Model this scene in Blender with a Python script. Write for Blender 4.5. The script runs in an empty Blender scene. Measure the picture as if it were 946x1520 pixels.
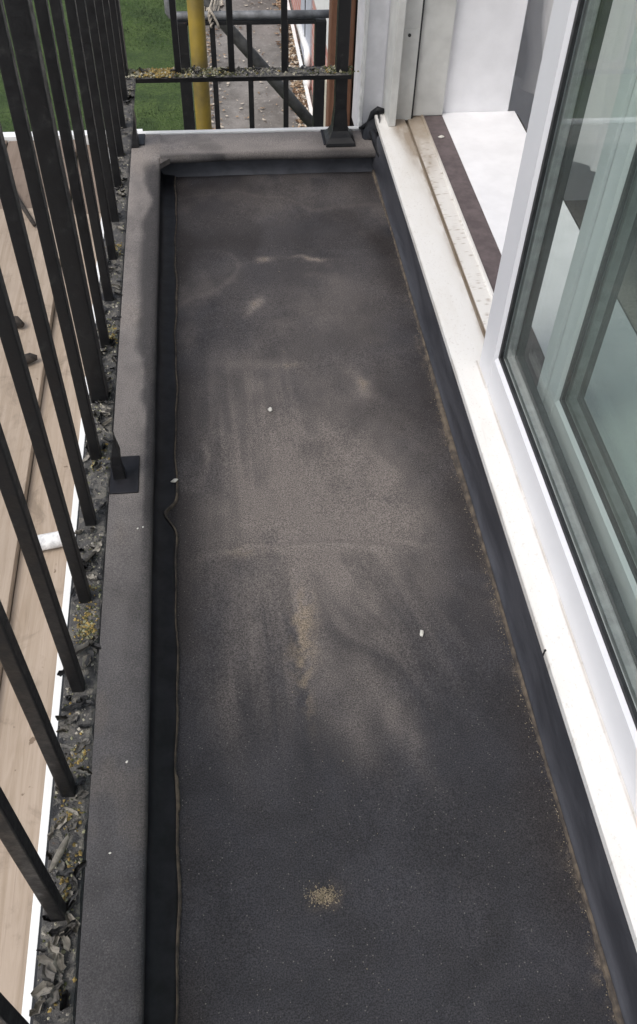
import bpy, bmesh, math, random
import numpy as np
from mathutils import Vector, Matrix

# ---------------------------------------------------------------- camera, sky, sun
scene = bpy.context.scene
S = 1.1                                   # metres per layout unit (camera stands 1.1 m above the felt floor)
cd = bpy.data.cameras.new('camera')
cam = bpy.data.objects.new('camera', cd)
scene.collection.objects.link(cam)
RX = Vector((0.99410229, -0.10526309, 0.02608294))
DN = Vector((-0.06197129, -0.74877575, -0.65992002))
FW = Vector((0.08899549, 0.65441161, -0.75088298))
M = Matrix((RX, -DN, -FW)).transposed().to_4x4()
M.translation = Vector((0, 0, S))
cam.matrix_world = M
cd.sensor_fit = 'VERTICAL'
cd.sensor_height = 24.0
cd.lens = 24.0 * 1331.53 / 1520.0
cd.clip_start = 0.02
cd.clip_end = 500
scene.camera = cam

SUN_EL, SUN_AZ = math.radians(58), math.radians(-125)      # azimuth from +Y towards +X
world = bpy.data.worlds.new('World')
scene.world = world
world.use_nodes = True
wn, wl = world.node_tree.nodes, world.node_tree.links
bg = wn['Background']
sky = wn.new('ShaderNodeTexSky')
sky.sky_type = 'NISHITA'
sky.sun_disc = False
sky.sun_elevation = SUN_EL
sky.sun_rotation = SUN_AZ
sky.air_density = 1.0
sky.dust_density = 3.0
sky.ozone_density = 1.0
hs = wn.new('ShaderNodeHueSaturation')
hs.inputs['Saturation'].default_value = 0.55
wl.new(sky.outputs[0], hs.inputs['Color'])
wl.new(hs.outputs[0], bg.inputs['Color'])
bg.inputs['Strength'].default_value = 0.15

sd = bpy.data.lights.new('sun', 'SUN')
sd.energy = 1.0
sd.angle = math.radians(25)
sd.color = (1.0, 0.96, 0.90)
sun = bpy.data.objects.new('sun', sd)
scene.collection.objects.link(sun)
sdir = Vector((math.sin(SUN_AZ) * math.cos(SUN_EL), math.cos(SUN_AZ) * math.cos(SUN_EL), math.sin(SUN_EL)))
sun.rotation_euler = sdir.to_track_quat('Z', 'Y').to_euler()
sun.location = sdir * 20

scene.view_settings.view_transform = 'Standard'
scene.view_settings.look = 'None'
scene.view_settings.gamma = 1.0
scene.view_settings.exposure = 0.50
scene.cycles.transparent_max_bounces = 32
scene.cycles.max_bounces = 10
scene.cycles.use_denoising = True

rnd = random.Random(7)
rng = np.random.default_rng(11)
COL = scene.collection

# ---------------------------------------------------------------- node helpers
class NT:
    def __init__(s, name):
        s.m = bpy.data.materials.new(name); s.m.use_nodes = True
        s.n, s.l = s.m.node_tree.nodes, s.m.node_tree.links
        s.b = s.n['Principled BSDF']
        s.co = s.n.new('ShaderNodeTexCoord').outputs['Object']
    def set(s, **k):
        for a, v in k.items():
            i = s.b.inputs[a.replace('_', ' ')]
            if hasattr(v, 'links'): s.l.new(v, i)
            else: i.default_value = (*v, 1) if isinstance(v, tuple) and len(v) == 3 else v
        return s
    def noise(s, scale, detail=4, rough=0.55, dist=0.0, stretch=None, out=0):
        t = s.n.new('ShaderNodeTexNoise')
        t.inputs['Scale'].default_value = scale; t.inputs['Detail'].default_value = detail
        t.inputs['Roughness'].default_value = rough; t.inputs['Distortion'].default_value = dist
        v = s.co
        if stretch:
            mp = s.n.new('ShaderNodeMapping'); mp.inputs['Scale'].default_value = stretch
            s.l.new(v, mp.inputs[0]); v = mp.outputs[0]
        s.l.new(v, t.inputs['Vector'])
        return t.outputs[out]
    def voro(s, scale, feature='F1', out='Color'):
        t = s.n.new('ShaderNodeTexVoronoi'); t.feature = feature
        t.inputs['Scale'].default_value = scale; s.l.new(s.co, t.inputs['Vector'])
        return t.outputs[out]
    def ramp(s, v, a, b, lo=0.0, hi=1.0):
        t = s.n.new('ShaderNodeMapRange'); t.interpolation_type = 'SMOOTHSTEP'
        t.inputs[1].default_value = a; t.inputs[2].default_value = b
        t.inputs[3].default_value = lo; t.inputs[4].default_value = hi
        s.l.new(v, t.inputs[0]); return t.outputs[0]
    def math(s, op, a, b=0.0):
        t = s.n.new('ShaderNodeMath'); t.operation = op
        for i, v in ((0, a), (1, b)):
            if hasattr(v, 'links'): s.l.new(v, t.inputs[i])
            else: t.inputs[i].default_value = v
        return t.outputs[0]
    def mix(s, f, a, b, mode='MIX'):
        t = s.n.new('ShaderNodeMix'); t.data_type = 'RGBA'; t.blend_type = mode
        if hasattr(f, 'links'): s.l.new(f, t.inputs[0])
        else: t.inputs[0].default_value = f
        for i, v in ((6, a), (7, b)):
            if hasattr(v, 'links'): s.l.new(v, t.inputs[i])
            else: t.inputs[i].default_value = (*v, 1)
        return t.outputs[2]
    def attr(s, name):
        t = s.n.new('ShaderNodeAttribute'); t.attribute_name = name
        return t.outputs['Fac']
    def rand(s):
        return s.n.new('ShaderNodeObjectInfo').outputs['Random']
    def bump(s, h, strength=0.3, dist=0.002):
        t = s.n.new('ShaderNodeBump'); t.inputs['Strength'].default_value = strength
        t.inputs['Distance'].default_value = dist
        s.l.new(h, t.inputs['Height']); s.l.new(t.outputs[0], s.b.inputs['Normal'])
        return s

def simple(name, col, rough=0.5, var=0.15, scale=30, bump=0.0, metal=0.0, spec=0.5, col2=None):
    t = NT(name)
    n = t.noise(scale, 5, 0.6)
    dark = col2 if col2 else tuple(c * (1 - var * 2) for c in col)
    lite = tuple(min(1, c * (1 + var)) for c in col)
    t.set(Base_Color=t.mix(t.ramp(n, 0.3, 0.7), dark, lite), Roughness=rough, Metallic=metal)
    t.b.inputs['Specular IOR Level'].default_value = spec
    if bump: t.bump(n, bump, 0.002)
    return t.m

def felt_material(name, base, dust_or_sheen, tan, dark, grain=1.0, rough=0.72):
    t = NT(name)
    blot = t.noise(9, 5, 0.6, 0.6)
    c = t.mix(t.ramp(blot, 0.35, 0.7), tuple(x * 0.8 for x in base), tuple(x * 1.25 for x in base))
    c = t.mix(t.math('MULTIPLY', t.attr('dust_or_sheen'), 1.0), c, dust_or_sheen)
    c = t.mix(t.attr('tan'), c, tan)
    c = t.mix(t.attr('dark'), c, dark)
    g1 = t.noise(520, 3, 0.8)
    c = t.mix(0.9 * grain, c, t.mix(t.ramp(g1, 0.35, 0.68), (0.38, 0.38, 0.38), (1.9, 1.86, 1.80)), 'MULTIPLY')
    v = t.n.new('ShaderNodeTexVoronoi'); v.inputs['Scale'].default_value = 420
    t.l.new(t.co, v.inputs['Vector'])
    sx = t.n.new('ShaderNodeSeparateColor'); t.l.new(v.outputs['Color'], sx.inputs[0])
    spark = t.math('MULTIPLY', t.ramp(sx.outputs[0], 0.962, 0.985), t.ramp(v.outputs['Distance'], 0.42, 0.2))
    c = t.mix(t.math('MULTIPLY', spark, 0.42 * grain), c, (0.30, 0.28, 0.25))
    t.set(Base_Color=c, Roughness=rough)
    t.b.inputs['Specular IOR Level'].default_value = 0.35
    t.bump(t.math('ADD', t.math('MULTIPLY', g1, 0.8), t.math('MULTIPLY', t.noise(70, 3, 0.5), 0.5)), 0.35 * grain, 0.0014)
    return t.m

# ---------------------------------------------------------------- mesh helpers (coordinates in layout units)
ORIGIN = {}
def build(name, bm, mat, parent=None, loc=None, smooth=False):
    base = Vector(loc) if loc is not None else (ORIGIN[parent.name] if parent else Vector((0, 0, 0)))
    for v in bm.verts: v.co = (v.co - base) * S
    me = bpy.data.meshes.new(name)
    bm.to_mesh(me); bm.free()
    if smooth:
        me.polygons.foreach_set('use_smooth', [True] * len(me.polygons))
    for m_ in (mat if isinstance(mat, (list, tuple)) else [mat]): me.materials.append(m_)
    return link(name, me, parent, base)
def link(name, me, parent=None, base=Vector((0, 0, 0)), rot=None, scale=None):
    o = bpy.data.objects.new(name, me)
    COL.objects.link(o)
    pw = ORIGIN[parent.name] if parent else Vector((0, 0, 0))
    o.parent = parent
    o.location = (Vector(base) - pw) * S
    if rot: o.rotation_euler = rot
    if scale: o.scale = scale
    ORIGIN[o.name] = Vector(base)
    return o
def thing(name, loc, label, cat, group=None):
    o = link(name, None, None, Vector(loc))
    o.empty_display_size = 0.05
    return tag(o, label, cat, group)
def tag(o, label, cat, group=None):
    o['label'] = label; o['category'] = cat
    if group: o['group'] = group
    return o
def structure(o):
    o['kind'] = 'structure'; return o
def stuff(o):
    o['kind'] = 'stuff'; return o

def box(bm, x0, x1, y0, y1, z0, z1, bev=0.0, mi=0):
    vs = [bm.verts.new(p) for p in ((x0,y0,z0),(x1,y0,z0),(x1,y1,z0),(x0,y1,z0),(x0,y0,z1),(x1,y0,z1),(x1,y1,z1),(x0,y1,z1))]
    fs = [bm.faces.new([vs[i] for i in q]) for q in ((3,2,1,0),(4,5,6,7),(0,1,5,4),(1,2,6,5),(2,3,7,6),(3,0,4,7))]
    for f in fs: f.material_index = mi
    if bev:
        es = {e for f in fs for e in f.edges}
        bmesh.ops.bevel(bm, geom=list(es), offset=bev, segments=2, affect='EDGES', profile=0.6)
    return bm
def nb(): return bmesh.new()
def B(*a, **k): return box(nb(), *a, **k)
def prism_y(bm, prof, y0, y1):                 # profile of (x, z), extruded along y
    a = [bm.verts.new((x, y0, z)) for x, z in prof]; b = [bm.verts.new((x, y1, z)) for x, z in prof]
    n = len(prof)
    for i in range(n):
        j = (i + 1) % n; bm.faces.new((a[i], a[j], b[j], b[i]))
    bm.faces.new(a[::-1]); bm.faces.new(b)
    bmesh.ops.recalc_face_normals(bm, faces=bm.faces[:])
    return bm
def tube(bm, pts, r, seg=14, cap=True):
    pts = [Vector(p) for p in pts]; rings = []
    rs = r if isinstance(r, (list, tuple)) else [r] * len(pts)
    up = None
    for i, p in enumerate(pts):
        d = (pts[min(i + 1, len(pts) - 1)] - pts[max(i - 1, 0)]).normalized()
        if up is None: up = d.orthogonal().normalized()
        up = (up - d * up.dot(d)).normalized(); w = d.cross(up)
        rings.append([bm.verts.new(p + (up * math.cos(t) + w * math.sin(t)) * rs[i]) for t in [2 * math.pi * k / seg for k in range(seg)]])
    for a, b in zip(rings, rings[1:]):
        for k in range(seg):
            bm.faces.new((a[k], a[(k + 1) % seg], b[(k + 1) % seg], b[k]))
    if cap:
        bm.faces.new(rings[0][::-1]); bm.faces.new(rings[-1])
    bmesh.ops.recalc_face_normals(bm, faces=bm.faces[:])
    return bm
def sheet(bm, rows):                            # rows of points -> quads
    vs = [[bm.verts.new(p) for p in r] for r in rows]
    for a, b in zip(vs, vs[1:]):
        for k in range(len(a) - 1): bm.faces.new((a[k], a[k + 1], b[k + 1], b[k]))
    return bm

# value noise on arrays
_G = rng.random((256, 256))
def vn(x, y):
    xi, yi = np.floor(x).astype(int), np.floor(y).astype(int)
    fx, fy = x - xi, y - yi
    fx, fy = fx * fx * (3 - 2 * fx), fy * fy * (3 - 2 * fy)
    g = lambda a, b: _G[a % 256, b % 256]
    return (g(xi, yi) * (1 - fx) + g(xi + 1, yi) * fx) * (1 - fy) + (g(xi, yi + 1) * (1 - fx) + g(xi + 1, yi + 1) * fx) * fy
def fbm(x, y, o=5, k=0.5):
    s = 0; a = 1; t = 0
    for i in range(o):
        s = s + a * vn(x * 2 ** i + 17.3 * i, y * 2 ** i + 5.1 * i); t += a; a *= k
    return s / t
def sstep(v, a, b):
    t = np.clip((v - a) / (b - a), 0, 1); return t * t * (3 - 2 * t)
def grid_object(name, X, Y, Z, attrs, mat, parent=None, base=None):
    ny, nx = X.shape
    base = Vector(base) if base is not None else (ORIGIN[parent.name] if parent else Vector((0, 0, 0)))
    P = np.stack([(X - base.x) * S, (Y - base.y) * S, (Z - base.z) * S], -1).reshape(-1, 3)
    idx = np.arange(nx * ny).reshape(ny, nx)
    q = np.stack([idx[:-1, :-1], idx[:-1, 1:], idx[1:, 1:], idx[1:, :-1]], -1).reshape(-1, 4)
    me = bpy.data.meshes.new(name)
    me.vertices.add(len(P)); me.vertices.foreach_set('co', P.astype(np.float32).ravel())
    me.loops.add(q.size); me.loops.foreach_set('vertex_index', q.astype(np.int32).ravel())
    me.polygons.add(len(q)); me.polygons.foreach_set('loop_start', np.arange(0, q.size, 4, dtype=np.int32))
    me.polygons.foreach_set('loop_total', np.full(len(q), 4, dtype=np.int32))
    me.polygons.foreach_set('use_smooth', np.ones(len(q), dtype=bool))
    me.update(calc_edges=True)
    for k, v in attrs.items():
        a = me.attributes.new(k, 'FLOAT', 'POINT'); a.data.foreach_set('value', np.clip(v, 0, 1).astype(np.float32).ravel())
    me.materials.append(mat)
    return link(name, me, parent, base)

# ---------------------------------------------------------------- materials
M_floor = felt_material('mineral_felt', (0.023, 0.0235, 0.029), (0.160, 0.141, 0.132), (0.235, 0.188, 0.135), (0.026, 0.0225, 0.0225))
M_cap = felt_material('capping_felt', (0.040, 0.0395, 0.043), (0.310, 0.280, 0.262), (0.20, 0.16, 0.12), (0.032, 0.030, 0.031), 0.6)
M_cap2 = felt_material('pale_capping_felt', (0.12, 0.105, 0.095), (0.31, 0.278, 0.258), (0.24, 0.19, 0.13), (0.055, 0.048, 0.044), 0.7)
M_scrap = simple('felt_scrap', (0.150, 0.132, 0.120), 0.8, 0.2, 45, 0.3)
M_bitumen_or_shade = simple('bitumen_or_shaded_felt', (0.0125, 0.0125, 0.0155), 0.5, 0.3, 30, 0.4, spec=0.3)  # bitumen, also the shaded copy of the upstand felt
t = NT('upstand_felt')
n = t.noise(14, 5, 0.65, 0.5, (1, 0.35, 1.6))
t.set(Base_Color=t.mix(t.ramp(n, 0.35, 0.7), (0.035, 0.036, 0.043), (0.065, 0.066, 0.076)), Roughness=0.5)
t.bump(t.noise(90, 4, 0.6), 0.25, 0.002); M_upstand = t.m
M_bead = simple('sandy_seam', (0.105, 0.083, 0.060), 0.9, 0.35, 60, 0.5, col2=(0.045, 0.038, 0.034))
t = NT('white_upvc')
d = t.noise(7, 6, 0.65, 0.3); fine = t.noise(120, 4, 0.6)
t.set(Base_Color=t.mix(t.ramp(d, 0.2, 0.75), (0.71, 0.715, 0.74), (0.75, 0.75, 0.775)), Roughness=0.35)
t.b.inputs['Specular IOR Level'].default_value = 0.4; t.bump(fine, 0.03, 0.001); M_upvc = t.m
t = NT('weathered_white_sill')
d = t.noise(16, 6, 0.7, 0.4, (1, 0.5, 1)); fine = t.noise(210, 4, 0.7)
c = t.mix(t.attr('dust_or_sheen'), (0.80, 0.785, 0.755), (0.33, 0.27, 0.21))
c = t.mix(t.math('MULTIPLY', t.ramp(fine, 0.62, 0.72), 0.35), c, (0.42, 0.36, 0.30))
c = t.mix(t.math('MULTIPLY', t.ramp(d, 0.42, 0.75), 0.28), c, (0.64, 0.60, 0.53))
c = t.mix(t.math('MULTIPLY', t.ramp(t.noise(45, 4, 0.7, 0.5, (1, 0.15, 1)), 0.62, 0.70), 0.12), c, (0.45, 0.40, 0.33))
t.set(Base_Color=c, Roughness=0.42); t.bump(fine, 0.06, 0.001); M_sill = t.m
M_oldframe = simple('grubby_white_frame', (0.60, 0.60, 0.57), 0.45, 0.08, 12, 0.04)
M_render = simple('white_painted_render', (0.70, 0.70, 0.72), 0.75, 0.05, 25, 0.12)
M_whitewood = simple('white_painted_board', (0.85, 0.85, 0.87), 0.45, 0.03, 15, 0.03)
M_trim = simple('white_plastic_trim', (0.82, 0.82, 0.80), 0.4, 0.04, 20)
M_threshold = simple('brown_threshold', (0.125, 0.098, 0.100), 0.6, 0.15, 40, 0.1)
M_gasket = simple('black_rubber', (0.018, 0.019, 0.021), 0.5, 0.2, 50)
M_spacer = simple('dull_aluminium', (0.42, 0.43, 0.43), 0.4, 0.1, 60, metal=0.7)
def glass(name, tint, rough=0.0):
    m = bpy.data.materials.new(name); m.use_nodes = True
    n, l = m.node_tree.nodes, m.node_tree.links
    n.remove(n['Principled BSDF']); out = n['Material Output']
    tr = n.new('ShaderNodeBsdfTransparent'); tr.inputs[0].default_value = (*tint, 1)
    gl = n.new('ShaderNodeBsdfGlossy'); gl.inputs['Roughness'].default_value = rough
    lw = n.new('ShaderNodeLayerWeight'); lw.inputs[0].default_value = 0.5
    pw = n.new('ShaderNodeMath'); pw.operation = 'POWER'; pw.inputs[1].default_value = 5.0
    l.new(lw.outputs['Facing'], pw.inputs[0])
    ma = n.new('ShaderNodeMath'); ma.operation = 'MULTIPLY_ADD'; ma.inputs[1].default_value = 0.6; ma.inputs[2].default_value = 0.035
    l.new(pw.outputs[0], ma.inputs[0])
    mx = n.new('ShaderNodeMixShader')
    l.new(ma.outputs[0], mx.inputs[0]); l.new(tr.outputs[0], mx.inputs[1]); l.new(gl.outputs[0], mx.inputs[2])
    df = n.new('ShaderNodeBsdfDiffuse'); df.inputs[0].default_value = (0.62, 0.70, 0.67, 1)      # pale haze mixed into the pane for its milky reflection
    nz = n.new('ShaderNodeTexNoise'); nz.inputs['Scale'].default_value = 9; nz.inputs['Detail'].default_value = 5
    tc = n.new('ShaderNodeTexCoord'); l.new(tc.outputs['Object'], nz.inputs['Vector'])
    mr = n.new('ShaderNodeMapRange'); mr.inputs[1].default_value = 0.3; mr.inputs[2].default_value = 0.75; mr.inputs[3].default_value = 0.006; mr.inputs[4].default_value = 0.030
    l.new(nz.outputs[0], mr.inputs[0])
    m2 = n.new('ShaderNodeMixShader'); l.new(mr.outputs[0], m2.inputs[0]); l.new(mx.outputs[0], m2.inputs[1]); l.new(df.outputs[0], m2.inputs[2])
    l.new(m2.outputs[0], out.inputs['Surface'])
    return m
M_glass = glass('window_glass', (0.970, 0.991, 0.981))
t = NT('black_rail_paint')
n = t.noise(55, 5, 0.7); rs_ = t.noise(21, 6, 0.75, 0.6)
t.set(Base_Color=t.mix(t.ramp(n, 0.55, 0.75), (0.008, 0.008, 0.009), (0.024, 0.0235, 0.022)), Roughness=t.ramp(n, 0.3, 0.7, 0.30, 0.6))
bc = t.b.inputs['Base Color'].links[0].from_socket
bc = t.mix(t.math('MULTIPLY', t.ramp(rs_, 0.66, 0.69), 0.9), bc, (0.055, 0.026, 0.014))
bc = t.mix(t.math('MULTIPLY', t.ramp(t.noise(90, 4, 0.7), 0.70, 0.73), 0.8), bc, (0.10, 0.10, 0.095))
t.set(Base_Color=bc)
t.b.inputs['Specular IOR Level'].default_value = 0.45
t.bump(t.math('ADD', t.noise(140, 4, 0.6), t.math('MULTIPLY', t.ramp(rs_, 0.64, 0.68), -0.8)), 0.35, 0.0012); M_iron = t.m
t = NT('peeling_rail_top')
n1 = t.noise(24, 6, 0.7, 0.8); n2 = t.noise(70, 6, 0.75, 0.5); n3 = t.noise(10, 3, 0.5)
c = t.mix(t.ramp(n1, 0.42, 0.5), (0.022, 0.022, 0.024), (0.075, 0.072, 0.070))
c = t.mix(t.ramp(n2, 0.52, 0.57), c, t.mix(n1, (0.07, 0.068, 0.064), (0.21, 0.195, 0.165)))
c = t.mix(t.math('MULTIPLY', t.ramp(t.noise(13, 4, 0.6, 1.0), 0.57, 0.61), 0.7), c, (0.15, 0.14, 0.125))
c = t.mix(t.math('MULTIPLY', t.ramp(n2, 0.36, 0.30), t.ramp(n3, 0.5, 0.6)), c, (0.10, 0.055, 0.03))
t.set(Base_Color=c, Roughness=0.75); t.bump(t.math('ADD', n1, n2), 0.9, 0.006); M_peel = t.m
M_flake = [simple('paint_flake_grey', (0.175, 0.165, 0.15), 0.7, 0.25, 90), simple('paint_flake_pale', (0.34, 0.315, 0.27), 0.7, 0.2, 90),
           simple('paint_flake_dark', (0.04, 0.04, 0.042), 0.6, 0.3, 90), simple('paint_flake_slate', (0.070, 0.070, 0.073), 0.6, 0.2, 90)]
M_lichen = [simple('mustard_lichen', (0.27, 0.195, 0.065), 0.95, 0.3, 120), simple('grey_green_lichen', (0.24, 0.235, 0.15), 0.95, 0.3, 120),
            simple('olive_moss', (0.07, 0.075, 0.03), 0.95, 0.3, 120), simple('pale_lichen', (0.36, 0.34, 0.26), 0.95, 0.25, 120)]
def wood(name, a, b, gap=(0.12, 0.08, 0.05), yscale=0.06, axis=1):
    t = NT(name)
    st = [1, 1, 1]; st[axis] = yscale
    g = t.noise(42, 6, 0.65, 1.2, tuple(st)); big = t.noise(3.0, 3, 0.5)
    fine = t.noise(240, 3, 0.6, 0, tuple([1 if i != axis else 0.03 for i in range(3)]))
    c = t.mix(t.ramp(g, 0.3, 0.7), a, b)
    c = t.mix(t.math('MULTIPLY', t.rand(), 0.45), c, tuple(x * 0.62 for x in a))
    c = t.mix(t.math('MULTIPLY', t.ramp(big, 0.45, 0.75), 0.4), c, tuple(x * 0.7 for x in a))
    stn = t.noise(7, 6, 0.7, 1.0)
    c = t.mix(t.math('MULTIPLY', t.ramp(stn, 0.52, 0.68), 0.55), c, tuple(x * 0.55 for x in a))
    spot = t.noise(38, 3, 0.5)
    c = t.mix(t.math('MULTIPLY', t.ramp(spot, 0.70, 0.75), 0.8), c, gap)
    c = t.mix(t.math('MULTIPLY', t.ramp(fine, 0.58, 0.75), 0.3), c, gap)
    t.set(Base_Color=c, Roughness=0.8); t.bump(fine, 0.25, 0.002)
    return t.m
M_board = wood('scaffold_timber', (0.30, 0.235, 0.172), (0.40, 0.325, 0.255))
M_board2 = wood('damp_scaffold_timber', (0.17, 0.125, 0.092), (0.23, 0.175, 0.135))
M_timber = wood('stained_timber', (0.17, 0.075, 0.040), (0.27, 0.135, 0.080), (0.05, 0.02, 0.015), 0.06, 2)
M_yellow = simple('yellow_sleeve', (0.195, 0.135, 0.008), 0.65, 0.16, 7, 0.15, col2=(0.085, 0.062, 0.012))
M_galv = simple('galvanised_steel', (0.21, 0.215, 0.22), 0.55, 0.25, 22, 0.15, metal=0.3)
M_brace = simple('dull_steel_tube', (0.055, 0.055, 0.052), 0.6, 0.3, 25, 0.2)
M_whitepipe = simple('scuffed_white_pipe', (0.68, 0.68, 0.67), 0.5, 0.1, 60, 0.1, col2=(0.42, 0.42, 0.42))
M_rope = simple('cream_rope', (0.45, 0.40, 0.33), 0.9, 0.2, 200, 0.4)
M_twig = simple('dark_twig', (0.035, 0.028, 0.022), 0.85, 0.3, 100, 0.3)
t = NT('lawn_grass')
a = t.noise(3.2, 5, 0.6, 0.4); b_ = t.noise(45, 5, 0.7)
c = t.mix(t.ramp(a, 0.35, 0.65), (0.040, 0.076, 0.014), (0.082, 0.132, 0.028))
c = t.mix(t.ramp(b_, 0.35, 0.7), t.mix(0.55, c, (0.012, 0.026, 0.008)), c)
t.set(Base_Color=c, Roughness=0.95); t.bump(b_, 0.8, 0.03); M_lawn = t.m
M_blade = simple('grass_blades', (0.050, 0.095, 0.020), 0.8, 0.4, 3)
t = NT('old_concrete_yard')
a = t.noise(1.7, 6, 0.65, 0.6); b_ = t.noise(14, 6, 0.7); f_ = t.noise(130, 3, 0.6)
c = t.mix(t.ramp(a, 0.35, 0.68), (0.115, 0.106, 0.096), (0.22, 0.205, 0.19))
b3 = t.noise(34, 6, 0.75, 0.5)
c = t.mix(t.math('MULTIPLY', t.ramp(b_, 0.55, 0.66), 0.65), c, (0.27, 0.255, 0.24))
c = t.mix(t.ramp(b3, 0.64, 0.70), c, (0.36, 0.34, 0.32))
c = t.mix(t.math('MULTIPLY', t.ramp(b3, 0.38, 0.30), 0.7), c, (0.03, 0.027, 0.024))
c = t.mix(t.math('MULTIPLY', t.ramp(b_, 0.42, 0.3), 0.6), c, (0.05, 0.045, 0.04))
t.set(Base_Color=t.mix(0.5, c, t.mix(f_, (0.5, 0.5, 0.5), (1.5, 1.5, 1.5)), 'MULTIPLY'), Roughness=0.9); t.bump(b_, 0.4, 0.02); M_yard = t.m
M_leaf = [simple('dry_leaf_tan', (0.30, 0.21, 0.13), 0.9, 0.3, 40), simple('dry_leaf_pale', (0.50, 0.44, 0.36), 0.9, 0.2, 40), simple('dry_leaf_brown', (0.13, 0.075, 0.04), 0.9, 0.3, 40)]
M_carpet = simple('taupe_carpet', (0.30, 0.27, 0.24), 0.95, 0.15, 160, 0.3)
M_roomwall = simple('grey_room_wall', (0.82, 0.79, 0.78), 0.9, 0.04, 10)
t = NT('sheer_curtain')
t.set(Base_Color=(0.78, 0.77, 0.77), Roughness=0.8)
tl = t.n.new('ShaderNodeBsdfTranslucent'); tl.inputs[0].default_value = (0.75, 0.74, 0.74, 1)
mx = t.n.new('ShaderNodeMixShader'); mx.inputs[0].default_value = 0.4
t.l.new(t.b.outputs[0], mx.inputs[1]); t.l.new(tl.outputs[0], mx.inputs[2])
t.l.new(mx.outputs[0], t.n['Material Output'].inputs['Surface']); M_curtain = t.m
t = NT('pink_brick')
bt = t.n.new('ShaderNodeTexBrick'); mp = t.n.new('ShaderNodeMapping'); mp.inputs['Rotation'].default_value = (math.pi / 2, 0, math.pi / 2)
cx = t.n.new('ShaderNodeSeparateXYZ'); t.l.new(t.co, cx.inputs[0]); cb = t.n.new('ShaderNodeCombineXYZ')
t.l.new(cx.outputs[1], cb.inputs[0]); t.l.new(cx.outputs[2], cb.inputs[1]); t.l.new(cb.outputs[0], bt.inputs['Vector'])
bt.inputs['Color1'].default_value = (0.42, 0.17, 0.14, 1); bt.inputs['Color2'].default_value = (0.50, 0.24, 0.20, 1); bt.inputs['Mortar'].default_value = (0.45, 0.40, 0.36, 1)
bt.inputs['Scale'].default_value = 1.0; bt.inputs['Brick Width'].default_value = 0.225; bt.inputs['Row Height'].default_value = 0.075; bt.inputs['Mortar Size'].default_value = 0.008
t.set(Base_Color=bt.outputs[0], Roughness=0.9); M_brick = t.m
M_cream = simple('cream_board', (0.50, 0.47, 0.38), 0.8, 0.08, 6)
M_panel = simple('grey_blue_panel', (0.42, 0.44, 0.49), 0.6, 0.05, 6)
M_darkwood_or_shade = simple('dark_wood_or_gap_shade', (0.020, 0.014, 0.012), 0.7, 0.2, 20)
M_pebble = simple('white_chip', (0.66, 0.64, 0.58), 0.8, 0.1, 200)
M_sand = simple('coarse_sand', (0.30, 0.25, 0.175), 0.95, 0.3, 400)
M_screw = simple('dark_screw', (0.03, 0.03, 0.028), 0.5, 0.2, 90, metal=0.5)

# ---------------------------------------------------------------- setting: ground, yard, lawn, roof floor, room floor
ZG = -2.2
structure(build('ground', B(-60, 60, -60, 140, ZG - 0.3, ZG - 0.012), M_yard, loc=(0, 0, ZG)))
def rolling(name, x0, x1, y0, y1, n, m, amp, mat, z):
    X, Y = np.meshgrid(np.linspace(x0, x1, n), np.linspace(y0, y1, m))
    return structure(grid_object(name, X, Y, z + amp * (fbm(X * 1.3, Y * 1.3) - 0.5), {}, mat, base=(0, 0, z)))
rolling('yard_paving', -0.06, 8.0, 2.0, 16.0, 80, 120, 0.02, M_yard, ZG + 0.004)
rolling('lawn', -9.0, -0.07, -1.0, 16.0, 90, 160, 0.03, M_lawn, ZG + 0.006)
bm = nb()
for _ in range(60000):
    x = -0.08 - 2.4 * rnd.random() ** 1.2; y = 5.0 + 6.5 * rnd.random(); a = rnd.random() * 6.28
    h = 0.006 + 0.012 * rnd.random(); w = 0.0028; z = ZG + 0.004
    dx, dy = math.cos(a) * w, math.sin(a) * w; lx, ly = rnd.uniform(-.008, .008), rnd.uniform(-.008, .008)
    bm.faces.new([bm.verts.new(p) for p in ((x - dx, y - dy, z), (x + dx, y + dy, z), (x + lx, y + ly, z + h))])
stuff(build('grass', bm, M_blade, loc=(0, 0, ZG)))

# roof felt floor with worn, dusty and sandy patches
X, Y = np.meshgrid(np.linspace(-0.126, 0.352, 200), np.linspace(-0.45, 1.874, 900))
wx = X + 0.05 * (fbm(X * 9, Y * 9) - 0.5) * 2; wy = Y + 0.07 * (fbm(X * 9 + 40, Y * 9 + 7) - 0.5) * 2
def spot(cx, cy, sx, sy, ang=0.0, k=1.0, wob=0.5):
    a = math.radians(ang); ca, sa = math.cos(a), math.sin(a)
    ux = X * (1 - wob) + wx * wob - cx; uy = Y * (1 - wob) + wy * wob - cy
    p, q = ux * ca + uy * sa, -ux * sa + uy * ca
    return k * np.exp(-((p / sx) ** 2 + (q / sy) ** 2))
rough1 = fbm(X * 26, Y * 18, 5, 0.6); rough2 = fbm(X * 90 + 3, Y * 70, 4, 0.6); broad = fbm(X * 5 + 9, Y * 4 + 3, 4, 0.55)
dust_or_sheen = 1.0 * spot(0.12, 0.86, 0.16, 0.19, 0, 0.85) + spot(0.19, 1.05, 0.17, 0.22, 0, 0.35) + spot(0.03, 1.12, 0.10, 0.22, 0, 0.25)
ang = np.arctan2(X - 0.11, 0.98 - Y); rad = np.hypot(X - 0.11, Y - 0.98)
streak = fbm(ang * 9 + 20, rad * 3, 4, 0.6)
fan = sstep(streak, 0.45, 0.72) * sstep(rad, 0.10, 0.24) * (1 - sstep(rad, 0.36, 0.58)) * (1 - sstep(np.abs(ang - 0.1), 0.35, 0.75)) * (Y < 0.95)
dirv = (X - 0.10) - (0.95 - Y) * (0.02 + 0.30 * sstep(X, 0.06, 0.22))
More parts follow.
